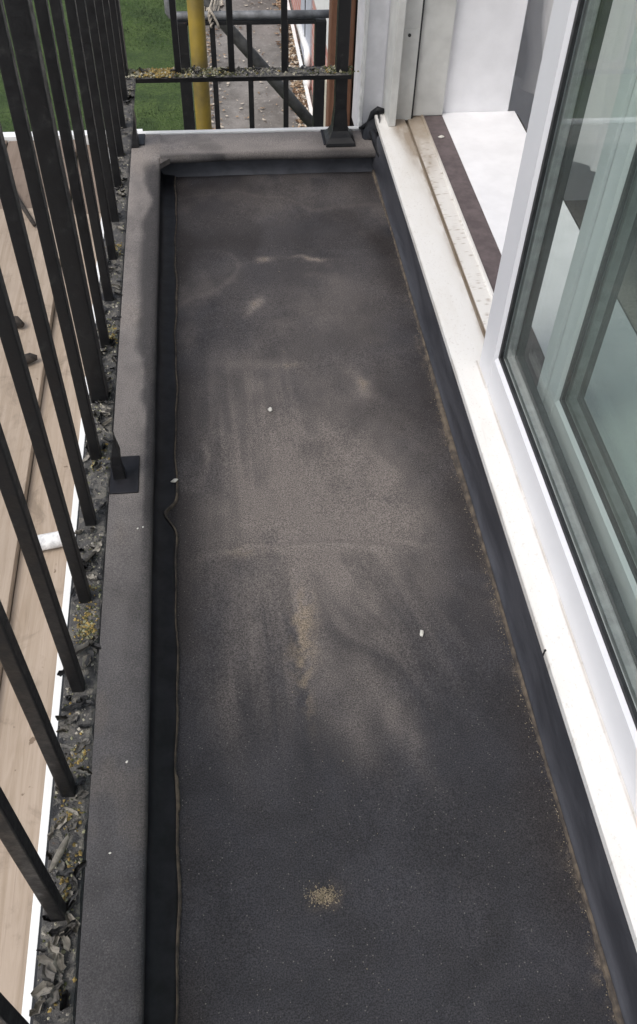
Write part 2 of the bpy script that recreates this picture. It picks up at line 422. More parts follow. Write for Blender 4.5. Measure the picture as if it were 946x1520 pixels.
streak2 = fbm(dirv * 62 + 7, Y * 2.5 + 2, 4, 0.6)
streak2 = 0.6 * streak2 + 0.4 * fbm(dirv * 130 + 3, Y * 5.0 + 12, 4, 0.6)
dust_or_sheen += 0.55 * sstep(streak2, 0.38, 0.66) * spot(0.11, 0.69, 0.12, 0.14, 0, 1.0) + 0.35 * sstep(streak2, 0.4, 0.7) * spot(0.04, 1.05, 0.10, 0.16, 0, 1.0)
dust_or_sheen += 0.05 * fan
for s_ in ((0.178, 0.53, 0.012, 0.07, 22, 0.4), (0.14, 0.52, 0.03, 0.06, 12, 0.3), (-0.046, 0.983, 0.007, 0.045, -4, 0.5), (0.227, 1.165, 0.014, 0.03, 8, 0.85),
           (0.118, 0.803, 0.13, 0.005, 0, 0.75), (0.076, 1.553, 0.018, 0.009, 20, 0.85), (0.165, 1.536, 0.030, 0.005, -14, 0.9), (0.05, 1.394, 0.012, 0.016, -25, 0.75),
           (0.06, 1.216, 0.06, 0.012, 0, 0.4), (0.171, 0.985, 0.012, 0.02, 10, 0.5), (0.04, 1.74, 0.16, 0.07, 0, 0.22), (0.25, 1.77, 0.09, 0.08, 0, 0.15),
           (0.21, 1.40, 0.10, 0.09, 0, 0.3), (0.23, 0.86, 0.04, 0.09, 0, 0.45), (-0.02, 0.62, 0.02, 0.12, 0, 0.25)):
    dust_or_sheen += spot(*s_)
dust_or_sheen *= 0.45 + 1.15 * rough1
dust_or_sheen += 0.20 * sstep(broad, 0.42, 0.72) * sstep(Y, 0.2, 0.9) + 0.06 * rough2 + 0.18 * sstep(fbm(X * 11 + 70, Y * 8 + 2, 5, 0.6), 0.5, 0.68) * sstep(Y, 0.9, 1.3)
tide = np.exp(-((fbm(X * 3.4 + 31, Y * 2.6 + 8, 3) - 0.52) / 0.010) ** 2) * sstep(Y, 1.1, 1.3)
dust_or_sheen += 0.15 * tide
tan = spot(0.075, 0.672, 0.017, 0.05, 0, 0.55) + spot(0.078, 0.595, 0.010, 0.055, 3, 0.35) + spot(0.066, 0.323, 0.016, 0.010, 0, 0.45) + spot(0.227, 1.172, 0.008, 0.012, 0, 0.35) \
    + spot(0.002, 0.80, 0.02, 0.012, 0, 0.25) + spot(0.05, 1.394, 0.007, 0.008, 0, 0.35) + spot(0.166, 1.536, 0.022, 0.003, -14, 0.45) + spot(0.076, 1.553, 0.012, 0.006, 20, 0.35) + spot(0.10, 1.214, 0.02, 0.006, 0, 0.25)
tan *= sstep(rough2, 0.30, 0.62) * 1.2
edgeR = np.exp(-((0.348 - X) / 0.012) ** 2) * sstep(fbm(Y * 9, X * 3 + 5, 4), 0.38, 0.7)
tan += 0.5 * edgeR * sstep(rough2, 0.35, 0.7)
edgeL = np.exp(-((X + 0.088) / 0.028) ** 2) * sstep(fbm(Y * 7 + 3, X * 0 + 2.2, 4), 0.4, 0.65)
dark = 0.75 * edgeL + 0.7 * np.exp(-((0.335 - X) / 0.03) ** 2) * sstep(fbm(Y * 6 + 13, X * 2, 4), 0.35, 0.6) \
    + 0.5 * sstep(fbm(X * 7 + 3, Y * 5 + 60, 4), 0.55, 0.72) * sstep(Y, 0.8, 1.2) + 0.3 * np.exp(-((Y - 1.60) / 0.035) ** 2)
ridge = np.exp(-((Y - 0.799 - 0.012 * np.sin((X - 0.0) * 16)) / 0.006) ** 2) * sstep(X, -0.01, 0.04) * (1 - sstep(X, 0.2, 0.26))
wrinkle = sum(np.exp(-((Y - y0 - sl * X) / w_) ** 2) * a_ for y0, sl, w_, a_ in ((1.56, -0.12, 0.012, 0.7), (1.62, 0.05, 0.05, 0.6), (1.2, 0.1, 0.03, 0.35)))
Z = 0.003 * (fbm(X * 6, Y * 5) - 0.5) + 0.0022 * ridge + 0.002 * wrinkle + 0.0008 * (rough2 - 0.5)
structure(grid_object('floor', X, Y, Z, {'dust_or_sheen': dust_or_sheen, 'tan': tan, 'dark': dark}, M_floor))
structure(build('room_floor', B(0.669, 3.2, -1.5, 3.2, -0.30, -0.25), M_carpet, loc=(1, 0, -0.3)))

# ---------------------------------------------------------------- parapet
par = thing('parapet', (-0.17, 0.75, 0.0), 'low felt covered parapet kerb with pale worn capping round the narrow flat roof', 'parapet')
bm = nb(); box(bm, -0.2035, -0.1265, -0.6, 1.9535, ZG, 0.044); box(bm, -0.1265, 0.36, 1.8775, 1.9535, ZG, 0.044)
build('wall', bm, M_render, par)
ys = np.linspace(-0.5, 1.954, 700)
prof = [(-0.2045, 0.030), (-0.2045, 0.050), (-0.200, 0.0545)] + [(-0.200 + (0.077) * k / 14, 0.0550 + 0.0012 * math.sin(math.pi * k / 14)) for k in range(1, 14)] + [(-0.1225, 0.0550), (-0.1192, 0.0525), (-0.1185, 0.049), (-0.1190, 0.041), (-0.1240, 0.0405)]
PX = np.array([p[0] for p in prof]); PZ = np.array([p[1] for p in prof])
X, Y = np.meshgrid(PX, ys); Z = np.broadcast_to(PZ, X.shape).copy()
Z += 0.0022 * (fbm(X * 25, Y * 9) - 0.5)
X = X + (0.002 * (fbm(Y * 6, X * 0 + 3) - 0.5)) * sstep(X, -0.16, -0.12)
wav = 0.013 + 0.020 * sstep(fbm(Y * 5 + 2, Y * 0 + 1.5, 3), 0.4, 0.7)
wav = wav + 0.012 * (fbm(X * 40, Y * 22, 4) - 0.5)
dk = (1 - sstep(-0.1185 - X, wav * 0.7, wav * 1.15)) * 0.75 * sstep(Y, 0.5, 1.0) + 0.5 * sstep(fbm(X * 22 + 9, Y * 7 + 4, 4), 0.56, 0.74)
dust_sheen = (0.03 + 0.80 * sstep(Y, 0.30, 1.3)) * (0.3 + 1.1 * fbm(X * 20, Y * 9, 5, 0.6)) + 0.08 * fbm(X * 90, Y * 90, 3)  # paler with distance: grazing sky sheen put into the colour, over patchy dust
tn = 0.10 * sstep(fbm(X * 18 + 60, Y * 10, 4), 0.62, 0.75)
dust_sheen = dust_sheen * (0.60 + 0.40 * sstep(Y, 1.55, 1.85)); dk = dk * (1 - sstep(Y, 1.78, 1.85)); dust_sheen = dust_sheen * (1 - sstep(Y, 1.80, 1.86)) + (0.42 + 0.5 * fbm(X * 9, Y * 14, 5, 0.6)) * sstep(Y, 1.80, 1.86)
lipfill = sstep(Y, 1.8500, 1.8535) * (X > -0.1230); Z = Z * (1 - lipfill) + 0.0551 * lipfill
grid_object('capping_felt', X, Y, Z, {'dust_or_sheen': dust_sheen * (1 - 0.5 * dk), 'tan': tn, 'dark': dk}, M_cap, par)
xs = np.linspace(-0.1186, 0.346, 240)
profy = [(1.876, 0.0405), (1.8515, 0.041), (1.8482, 0.044), (1.8482, 0.0505), (1.850, 0.0538)] + [(1.853 + 0.095 * k / 12, 0.0556 + 0.0010 * math.sin(math.pi * k / 12)) for k in range(13)] + [(1.954, 0.0535)]
PY = np.array([p[0] for p in profy]); PZ = np.array([p[1] for p in profy])
Y, X = np.meshgrid(PY, xs); Z = np.broadcast_to(PZ, Y.shape).copy() + 0.0022 * (fbm(X * 12, Y * 25) - 0.5)
Y = Y + 0.004 * (fbm(X * 7 + 1, X * 0 + 9) - 0.5) * (1 - sstep(Y, 1.86, 1.9)) + 0.006 * np.sin(np.clip((X + 0.02) * 14, 0, math.pi)) * (1 - sstep(Y, 1.855, 1.88))
dk = 0.7 * (1 - sstep(Y, 1.852, 1.864 + 0.02 * fbm(X * 9, X * 0 + 4))) + 0.6 * np.exp(-(((X - 0.27) / 0.06) ** 2 + ((Y - 1.90) / 0.05) ** 2)) + 0.4 * sstep(fbm(X * 9 + 30, Y * 14, 4), 0.58, 0.75)
grid_object('capping_felt', X[:, ::-1], Y[:, ::-1], Z[:, ::-1], {'dust_or_sheen': 0.42 + 0.5 * fbm(X * 9, Y * 14, 5, 0.6)[:, ::-1], 'tan': (0.45 * sstep(fbm(X * 12, Y * 30 + 4, 4), 0.55, 0.75) * (1 - sstep(Y, 1.86, 1.885)))[:, ::-1], 'dark': dk[:, ::-1]}, M_cap, par)  # far run paler all over, sky sheen painted in with the dust
bm = nb()                                              # mitred scrap of felt lapped over the inner corner
tri = [(-0.1192, 1.8255), (-0.0985, 1.8485), (-0.1192, 1.8485)]
a = [bm.verts.new((*p, 0.0538)) for p in tri]; b2 = [bm.verts.new((*p, 0.0420)) for p in tri]
bm.faces.new(a); bm.faces.new(b2[::-1])
for i in range(3): bm.faces.new((a[i], b2[i], b2[(i + 1) % 3], a[(i + 1) % 3]))
bmesh.ops.recalc_face_normals(bm, faces=bm.faces[:])
build('corner_patch', bm, M_scrap, par)
build('edge_trim', B(-0.2300, -0.2050, -0.6, 1.9685, -0.06, 0.0565, 0.0012), M_trim, par)
build('edge_trim', B(-0.2048, 0.3235, 1.9555, 1.9685, -0.06, 0.0572, 0.0012), M_trim, par)
# upstands: left (with the lifted, scalloped lap), far, right
def notch(y):
    return -0.0905 + 0.0012 * math.sin(y * 23) + 0.0008 * math.sin(y * 61) - 0.0175 * math.exp(-((y - 0.884) / (0.016 if y > 0.884 else 0.026)) ** 2)
rows, bead = [], []
for i in range(900):
    y = -0.5 + (1.868 + 0.5) * i / 899; xf = notch(y); w = 0.0007 * math.sin(y * 47) + 0.001 * math.sin(y * 13)
    rows.append([(-0.1245 + w, y, 0.0415), (-0.1235 + w, y, 0.028), (-0.1195 + w, y, 0.013), (-0.113 + w, y, 0.0068), (xf - 0.006, y, 0.0050), (xf - 0.0012, y, 0.0044), (xf, y, 0.0030), (xf + 0.0003, y, -0.001)])
build('upstand_felt', sheet(nb(), rows), M_bitumen_or_shade, par, smooth=True)  # shade on this inner face put into a darker felt colour
rows = []
for i in range(200):
    x = -0.124 + 0.476 * i / 199; w = 0.0015 * math.sin(x * 31) + 0.001 * math.sin(x * 77)
    rows.append([(x, 1.8675 + w * 0.5, 0.001), (x, 1.8690 + w * 0.5, 0.0042), (x, 1.8725 + w, 0.009), (x, 1.8745 + w, 0.022), (x, 1.8760, 0.0415)])
build('upstand_felt', sheet(nb(), rows), M_upstand, par, smooth=True)
rows = []
for i in range(900):
    y = -0.5 + (1.8735 + 0.5) * i / 899; w = 0.0013 * math.sin(y * 9 + 1) + 0.0008 * math.sin(y * 37)
    bul = 0.012 * math.exp(-((y - 1.87) / 0.05) ** 2)
    rows.append([(0.3610, y, 0.0875), (0.3585 + w - bul * .6, y, 0.076), (0.3572 + w - bul, y, 0.045), (0.3555 + w * 1.6 - bul, y, 0.02), (0.3520 + w * 0.6, y, 0.0068), (0.3486 + w * 0.4, y, 0.0046), (0.3480 + w * 0.4, y, -0.001)])
build('upstand_felt', sheet(nb(), rows), M_upstand, par, smooth=True)
def bead_strip(edge, width, y0, y1, sgn, n=700):
    bm = nb(); rows = []
    for i in range(n):
        y = y0 + (y1 - y0) * i / (n - 1); x = edge(y); w = max(0.0007, width(y))
        z = 0.0050
        rows.append([(x, y, 0.0056), (x + sgn * w * 0.4, y, z + 0.0006), (x + sgn * w * 0.8, y, 0.0042), (x + sgn * w, y, -0.0006)])
    if sgn < 0: rows = [r[::-1] for r in rows]
    return sheet(bm, rows)
def wl_(y): return 0.0019 + 0.0012 * math.sin(y * 17 + 2) * math.sin(y * 5.3) + 0.0009 * rnd.random() + (0.0022 if 0.43 < y < 0.475 else 0)
def wr_(y): return 0.0028 + 0.0022 * math.sin(y * 11) * math.sin(y * 3.7 + 1) + 0.0016 * rnd.random() + 0.003 * math.exp(-((y - 1.0) / 0.25) ** 2)
build('sealing_seam', bead_strip(lambda y: notch(y) - 0.0008, wl_, -0.5, 1.862, 1), M_bead, par)
build('sealing_seam', bead_strip(lambda y: 0.3490 + 0.0005 * math.sin(y * 9 + 1), wr_, -0.5, 1.868, -1), M_bead, par)
# felt pads under the railing feet
for (x0, x1, y0, y1) in ((-0.181, -0.139, 0.880, 0.953), (-0.190, -0.152, 1.904, 1.9535), (0.236, 0.306, 1.884, 1.9535)):
    build('foot_pad', B(x0, x1, y0, y1, 0.0535, 0.0583, 0.001), M_bitumen_or_shade, par)
# folded felt at the end of the sill
rows = []
for i in range(14):
    u = i / 13; rows.append([(0.330 + 0.058 * u + 0.004 * math.sin(7 * u + k), 1.945 - 0.022 * k + 0.012 * math.sin(5 * u), 0.060 + 0.047 * sm(u) - 0.013 * max(0, k - 1.5) + 0.004 * math.sin(9 * u + 2 * k)) for k in (0, 1, 2, 2.8)] if False else
        [(0.322 + 0.036 * u + 0.003 * math.sin(7 * u + k), 1.9545 - 0.020 * k + 0.008 * math.sin(5 * u), 0.060 + 0.050 * u * u + 0.003 * math.sin(9 * u + 2 * k) - 0.010 * max(0, k - 2)) for k in (0, 1, 2, 3)])
build('corner_flashing', sheet(nb(), rows), M_bitumen_or_shade, par, smooth=True)
bm = nb(); tube(bm, [(0.330, 1.950, 0.060), (0.345, 1.945, 0.072), (0.352, 1.938, 0.098), (0.360, 1.934, 0.108), (0.374, 1.930, 0.107)], [0.006, 0.008, 0.009, 0.008, 0.005], 10)
tube(bm, [(0.346, 1.93, 0.066), (0.350, 1.90, 0.070), (0.351, 1.87, 0.062), (0.352, 1.83, 0.055)], [0.009, 0.010, 0.009, 0.004], 10)
build('corner_flashing', bm, M_bitumen_or_shade, par, smooth=True)

# ---------------------------------------------------------------- railing
rail = thing('balcony_railing', (-0.169, 0.914, 0.0545), 'black iron railing with flaking lichen covered bottom rail along the flat roof edge', 'railing')
ZR = 0.207
def rail_mesh(x0, x1, y0, y1, along):
    bm = nb(); L = (y1 - y0) if along == 'y' else (x1 - x0); n = int(L / 0.006)
    rows = []
    for i in range(n + 1):
        s = i / n; j = [(fbm(np.array([s * L * 30.0 + 9 * k]), np.array([k * 7.7]))[0] - 0.5) * 0.004 for k in range(5)]
        if along == 'y':
            y = y0 + L * s; m = (x0 + x1) / 2
            rows.append([(x0 + .001, y, ZR - 0.011), (x0 + j[0] * .6, y, ZR - 0.002), (x0 + 0.003, y, ZR + j[1] * .4), (m, y, ZR + j[2] * .5), (x1 - 0.003, y, ZR + j[3] * .4), (x1 + j[4] * .6, y, ZR - 0.002), (x1 - .001, y, ZR - 0.011), (x0 + .001, y, ZR - 0.011)])
        else:
            x = x0 + L * s; m = (y0 + y1) / 2
            rows.append([(x, y1 - .001, ZR - 0.011), (x, y1 + j[0] * .6, ZR - 0.002), (x, y1 - 0.003, ZR + j[1] * .4), (x, m, ZR + j[2] * .5), (x, y0 + 0.003, ZR + j[3] * .4), (x, y0 + j[4] * .6, ZR - 0.002), (x, y0 + .001, ZR - 0.011), (x, y1 - .001, ZR - 0.011)])
    sheet(bm, rows)
    bmesh.ops.holes_fill(bm, edges=[e for e in bm.edges if e.is_boundary])
    bmesh.ops.recalc_face_normals(bm, faces=bm.faces[:])
    for f in bm.faces:
        f.material_index = 0 if f.normal.z > 0.3 else 1
    return bm
railL = build('bottom_rail', rail_mesh(-0.186, -0.152, -0.5, 1.8825, 'y'), [M_peel, M_iron], rail, loc=(-0.169, 0.914, ZR))
railF = build('bottom_rail', rail_mesh(-0.188, 0.290, 1.884, 1.925, 'x'), [M_peel, M_iron], rail, loc=(0.05, 1.9045, ZR))
ZT = 1.08
bal = build('baluster', B(-0.0062, 0.0062, -0.0062, 0.0062, 0, ZT - ZR + 0.003, 0.0015), M_iron, rail, loc=(0, 0, 0))
bal.location = (Vector((-0.170, 0.263, ZR - 0.002)) - ORIGIN[rail.name]) * S
spots = [(-0.170, 0.914 + 0.1085 * k) for k in range(-11, 9) if k not in (0, -6)] + [(-0.065, 1.9045), (0.044, 1.9045), (0.152, 1.9045)]
for (x, y) in spots:
    o = bal.copy(); COL.objects.link(o); o.parent = rail
    o.location = (Vector((x + rnd.uniform(-.001, .001), y + rnd.uniform(-.001, .001), ZR - 0.002)) - ORIGIN[rail.name]) * S
    o.rotation_euler = (rnd.uniform(-.0015, .0015), rnd.uniform(-.0015, .0015), rnd.uniform(-.05, .05))
def leg(x, y, xt, w, flare):
    bm = nb(); rows = []
    for z, k, f in ((0.0580, 0.0, flare), (0.064, 0.03, flare * 0.93), (0.072, 0.1, flare * 0.55), (0.085, 0.2, flare * 0.22), (0.105, 0.35, 0.0025), (0.13, 0.5, 0.0), (ZR - 0.010, 1.0, 0.0)):
        cx = x + (xt - x) * k; h = w / 2 + f
        rows.append([(cx - h, y - h, z), (cx + h, y - h, z), (cx + h, y + h, z), (cx - h, y + h, z), (cx - h, y - h, z)])
    sheet(bm, rows); bmesh.ops.remove_doubles(bm, verts=bm.verts[:], dist=1e-5)
    bmesh.ops.recalc_face_normals(bm, faces=bm.faces[:])
    return bm
build('post', B(-0.171 - 0.0110, -0.171 + 0.0110, 0.914 - 0.0110, 0.914 + 0.0110, ZR - 0.002, ZT + 0.004, 0.002), M_iron, rail)
build('leg', leg(-0.1660, 0.914, -0.1735, 0.013, 0.0015), M_iron, rail)
build('post', B(-0.1945, -0.1668, 1.889, 1.917, ZR - 0.002, ZT + 0.004, 0.002), M_iron, rail)
build('leg', leg(-0.1805, 1.908, -0.1805, 0.027, 0.003), M_iron, rail)
build('post', B(0.258, 0.283, 1.892, 1.917, ZR - 0.002, ZT + 0.004, 0.002), M_iron, rail)
build('leg', leg(0.272, 1.9045, 0.2705, 0.025, 0.020), M_iron, rail)
build('top_rail', B(-0.189, -0.151, -1.0, 1.883, ZT, ZT + 0.012, 0.002), M_iron, rail)
build('top_rail', B(-0.195, 0.300, 1.885, 1.925, ZT, ZT + 0.012, 0.002), M_iron, rail)

# curled flakes of paint: bent chips, shared meshes
flake_meshes = []
for k in range(12):
    bm = nb(); L, W_ = rnd.uniform(0.010, 0.019), rnd.uniform(0.005, 0.011); curl = rnd.uniform(0.1, 1.1); rows = []
    prf = [rnd.uniform(0.55, 1.0) for _ in range(6)]
    for i in range(6):
        u = i / 5 - 0.5; w = W_ * prf[i] * (1 - (2 * abs(u)) ** 3 * 0.8); off = rnd.uniform(-.0012, .0012)
        rows.append([(u * L, v * w + off, 0.0012 + curl * (0.016 * v * v * (W_ / 0.010) + 0.012 * max(0, u) ** 2) + rnd.uniform(0, .0006)) for v in (-0.5, -0.2, 0.15, 0.5)])
    sheet(bm, rows)
    r = bmesh.ops.solidify(bm, geom=bm.faces[:], thickness=0.0006)
    for v in bm.verts: v.co *= S
    for mm in (M_flake):
        me = bpy.data.meshes.new('paint_flake'); bm.to_mesh(me); me.materials.append(mm); flake_meshes.append(me)
    bm.free()
WGT = [5, 3, 3, 5]
def scatter_flakes(parent, n, pick):
    for _ in range(n):
        x, y = pick()
        me = flake_meshes[rnd.randrange(12) * 4 + rnd.choices(range(4), WGT)[0]]
        s = rnd.uniform(0.55, 1.25)
        link('paint_flake', me, parent, (x, y, ZR + rnd.uniform(0.0, 0.0015)), (rnd.uniform(-.22, .22), rnd.uniform(-.22, .22), rnd.uniform(0, 6.28)), (s, s, s))
CL = [rnd.uniform(0.05, 1.85) for _ in range(16)] + [0.215, 0.24, 0.305, 0.385, 0.43, 0.55, 0.62, 0.66, 0.83, 0.89]
def pickL():
    y = rnd.choice(CL) + rnd.gauss(0, 0.030) if rnd.random() < 0.75 else rnd.uniform(0.1, 1.87)
    return rnd.uniform(-0.183, -0.155), min(max(y, 0.1), 1.875)
def pickF():
    return rnd.choice([rnd.uniform(-0.17, 0.28), rnd.gauss(-0.02, .05), rnd.gauss(0.02, 0.05)]), rnd.uniform(1.888, 1.922)
scatter_flakes(railL, 235, pickL)
scatter_flakes(railF, 55, pickF)
for (x, y, k, r_, s_) in ((-0.170, 0.232, 1, 2.2, 1.5), (-0.163, 0.240, 1, 2.0, 1.2), (-0.175, 0.224, 1, 2.4, 1.4), (-0.172, 0.213, 0, 2.1, 1.7), (-0.166, 0.222, 1, 1.9, 1.2), (-0.161, 0.248, 0, 0.4, 1.3),
                         (-0.176, 0.203, 1, 0.3, 1.5), (-0.168, 0.198, 0, 1.2, 1.7), (-0.180, 0.192, 1, 0.8, 1.4), (-0.160, 0.272, 0, 0.9, 1.1), (-0.168, 0.520, 0, 0.5, 1.6), (-0.160, 0.510, 3, 1.5, 1.5),
                         (-0.165, 0.640, 0, 0.7, 1.4), (-0.160, 0.655, 1, 1.1, 1.2), (-0.172, 0.455, 3, 0.2, 1.6), (-0.163, 0.335, 0, 0.9, 1.2), (-0.166, 0.350, 1, 2.6, 1.1), (-0.158, 0.86, 1, 0.5, 1.2)):
    link('paint_flake', flake_meshes[rnd.randrange(12) * 4 + k], railL, (x, y, ZR + 0.001), (rnd.uniform(-.2, .2), rnd.uniform(-.2, .2), r_), (s_, s_ * 0.8, s_))
# one long pale curl of paint that stands up near the viewer
bm = nb(); rows = []
for i in range(10):
    u = i / 9; w = 0.0032 * math.sin(math.pi * (0.06 + 0.9 * u)) ** 0.6
    cx, cy = -0.180 + 0.016 * u, 0.296 + 0.030 * u
    rows.append([(cx - w * 0.9 * math.cos(t) , cy + w * .5 * math.cos(t), ZR + 0.006 + 0.006 * u + w * math.sin(t)) for t in (-.6, .2, 1.0, 1.8, 2.6, 3.4)])
sheet(bm, rows); bmesh.ops.solidify(bm, geom=bm.faces[:], thickness=0.0007)
o = build('paint_curl', bm, M_flake[1], railL, smooth=True)
# crusts: thousands of tiny crumbs of lichen and paint joined
def lump(bm, x, y, z, r, mi):
    vs = []
    for k in range(5):
        a = k * 1.2566 + rnd.random(); vs.append(bm.verts.new((x + r * math.cos(a) * rnd.uniform(.6, 1.2), y + r * math.sin(a) * rnd.uniform(.6, 1.2), z - 0.0005)))
    top = bm.verts.new((x + rnd.uniform(-.4, .4) * r, y + rnd.uniform(-.4, .4) * r, z + r * rnd.uniform(.35, .95)))
    for k in range(5):
        bm.faces.new((vs[k], vs[(k + 1) % 5], top)).material_index = mi
bm = nb()
for _ in range(1500):
    x, y = pickL(); lump(bm, x, y, ZR, rnd.uniform(0.0007, 0.0028), rnd.choices(range(8), (4, 4, 2.5, 3, 0.3, 3.2, 2.5, 3))[0])
for yc, n, s in ((0.302, 70, .006), (0.282, 40, .005), (0.545, 130, .007), (0.565, 90, .007), (0.595, 60, .008), (0.79, 40, .007), (0.81, 40, .006), (1.035, 120, .010), (1.06, 60, .01), (1.26, 70, .008), (0.345, 90, .010), (0.40, 90, .012), (0.203, 60, .006)):
    for _ in range(n * 6 // 10):
        lump(bm, min(-0.154, max(-0.184, -0.166 + rnd.gauss(0, .006))), yc + rnd.gauss(0, s), ZR + rnd.uniform(0, .002), rnd.uniform(.0008, .0026), rnd.choices((4, 5, 6), (4, 1.5, 1))[0])
stuff(build('lichen_crust', bm, M_flake + M_lichen, railL))
bm = nb()
for _ in range(1500):
    x, y = pickF(); lump(bm, x, y, ZR, rnd.uniform(0.001, 0.0045), rnd.choices(range(8), (3, 3, 3, 2, 1.2, 3, 4, 2))[0])
for xc, n, s, ws in ((-0.108, 420, .017, (6, .6, .5, .3)), (-0.155, 120, .014, (0.2, .6, .5, 4)), (-0.13, 70, .008, (0.5, 2, .5, 3)), (-0.055, 80, .012, (.6, 2, 3, 1)), (-0.02, 120, .014, (.8, 2, 3, 1)), (0.02, 90, .014, (.6, 2, 3, 1)), (0.255, 70, .012, (1, 2, 2, 1)), (0.284, 50, .006, (.2, 1, 4, .3))):
    for _ in range(n):
        lump(bm, xc + rnd.gauss(0, s), min(1.921, max(1.886, 1.9035 + rnd.gauss(0, .011))), ZR + rnd.uniform(0, .003), rnd.uniform(.0015, .0045), 4 + rnd.choices(range(4), ws)[0])
stuff(build('lichen_crust', bm, M_flake + M_lichen, railF))

# ---------------------------------------------------------------- house, window
house = thing('house', (0.42, 1.0, ZG), 'white rendered house front with a deep white window board inside the opening', 'house')
H = 2.5
bm = nb()
box(bm, 0.362, 0.640, -2.0, 1.949, 1.772, H); box(bm, 0.362, 0.640, -2.0, -0.952, 0.0, 1.772)
box(bm, 0.372, 0.4998, 1.9525, 2.6, -0.6, 1.772); box(bm, 0.362, 0.640, 1.9525, 2.6, 1.772, H); box(bm, 0.362, 0.640, -2.0, 1.88, ZG, 0.058)
build('wall', bm, M_render, house)
build('reveal', B(0.5004, 0.652, 1.932, 2.149, 0.0, 1.771), M_whitewood, house)
build('window_board', B(0.5005, 0.668, -0.95, 1.9315, 0.062, 0.1005, 0.0015), M_whitewood, house)
build('corner_pier', B(0.3265, 0.3715, 1.957, 2.09, 0.02, H), M_render, house)
rows = []
for i in range(120):
    z = 0.050 + (H - 0.05) * (i / 119) ** 2.0; w = 0.0009 * math.sin(i * 1.7) + 0.0008 * math.sin(i * 0.61)
    rows.append([(0.3262, 1.985, z), (0.3232 + w, 1.975, z), (0.3236 + w, 1.9565, z), (0.3285, 1.9545, z), (0.3300 , 1.9568, z)])
build('corner_bead', sheet(nb(), [r[::-1] for r in rows]), M_trim, house)
bm = nb(); box(bm, 0.653, 2.1, 2.15, 2.25, -0.25, 1.9); box(bm, 2.0, 2.1, -1.5, 2.1495, -0.25, 0.25); box(bm, 2.0, 2.1, -1.5, 2.1495, 1.80, 1.9); box(bm, 2.0, 2.1, -1.5, -0.6, 0.2502, 1.7998); box(bm, 2.0, 2.1, 1.9, 2.1495, 0.2502, 1.7998); box(bm, 0.67, 2.1, -1.6, -1.5, -0.25, 1.9)  # unseen far wall left open, added so daylight brightens the room
box(bm, 0.6405, 0.70, -1.5, -0.952, -0.25, 1.9)
box(bm, 0.6405, 0.668, -0.952, 1.9, -0.25, 0.060)
build('room_wall', bm, M_roomwall, house)
build('ceiling', B(0.6405, 2.1, -1.6, 2.25, 1.902, 1.96), M_roomwall, house)
build('skirting', B(0.6685, 0.676, -0.95, 1.93, 0.070, 0.093), M_darkwood_or_shade, house)

win = thing('sliding_window', (0.42, 0.9, 0.088), 'white framed sliding window slid half open above the felt roof', 'window')
# sill
Ysill = np.linspace(-0.95, 1.9515, 2400)
sp = [(0.3520, 0.088), (0.3520, 0.0985), (0.3535, 0.1000)] + [(0.3535 + 0.0605 * k / 50, 0.1000 + 0.0006 * math.sin(math.pi * k / 50)) for k in range(1, 51)] + [(0.4150, 0.0985), (0.4152, 0.0900), (0.4212, 0.0900), (0.4214, 0.0985), (0.4225, 0.0995)] + [(0.4225 + 0.0285 * k / 5, 0.0995) for k in range(1, 6)] + [(0.4515, 0.1000), (0.4522, 0.1025), (0.4530, 0.1035), (0.4570, 0.1035), (0.4580, 0.1025), (0.4580, 0.0880)]
SXp = np.array([p[0] for p in sp]); SZp = np.array([p[1] for p in sp])
X, Y = np.meshgrid(SXp, Ysill); Z = np.broadcast_to(SZp, X.shape).copy()
n_ = fbm(X * 60, Y * 14, 5, 0.6)
du = 1.0 * np.exp(-((1.89 - Y) / 0.19) ** 2) * sstep(X, 0.366, 0.402) * (0.35 + 1.1 * n_) + 0.28 * sstep(Y, 1.0, 1.5) * sstep(X, 0.385, 0.412) * n_ + 0.55 * np.exp(-((X - 0.4145) / 0.006) ** 2) * sstep(n_, 0.3, 0.7) * sstep(Y, 1.0, 1.2) \
   + 0.6 * sstep(fbm(X * 260, Y * 150, 4, 0.6), 0.64, 0.72) * (X > 0.422) * (X < 0.452) * sstep(Y, 0.9, 1.1) + 0.12 * n_ * sstep(Y, 1.2, 1.9) + 0.9 * (np.abs(X - 0.418) < 0.004) + 0.35 * (1 - sstep(X, 0.3515, 0.3545)) * sstep(n_, 0.35, 0.7)
du = du + 0.6 * np.exp(-((X - 0.3890) / 0.0016) ** 2) * sstep(n_, 0.25, 0.6) * (Y < 1.08) + 0.22 * sstep(fbm(X * 420, Y * 260 + 9, 3, 0.6), 0.70, 0.78) * (X < 0.392)
me_o = grid_object('sill', X, Y, Z, {'dust_or_sheen': du}, M_sill, win)
for p in me_o.data.polygons: pass
me_o.data.polygons.foreach_set('use_smooth', [False] * len(me_o.data.polygons))
build('sill_joint', B(0.3510, 0.3530, 0.5440, 0.5462, 0.0880, 0.1004), M_gasket, win)
build('sill', B(0.3625, 0.4575, -0.951, 1.9516, 0.0585, 0.0875), M_upvc, win)
build('threshold', B(0.4585, 0.5000, -0.95, 1.9155, 0.062, 0.1010, 0.0006), M_threshold, win)
bm = nb()
box(bm, 0.3725, 0.3880, 1.870, 1.9515, 0.1012, 1.771, 0.001)
build('jamb', bm, M_oldframe, win)
build('jamb', B(0.3883, 0.4285, 1.9045, 1.9515, 0.0975, 1.771, 0.001), M_oldframe, win)
build('jamb', B(0.4325, 0.4998, 1.9160, 1.9520, 0.1015, 1.771, 0.001), M_oldframe, win)
build('jamb_seal', B(0.4286, 0.4324, 1.9075, 1.9515, 0.0975, 1.771), M_gasket, win)
pl = build('keep_plate', B(0.3915, 0.4265, 1.9028, 1.9050, 0.262, 0.286, 0.0005), M_oldframe, win)
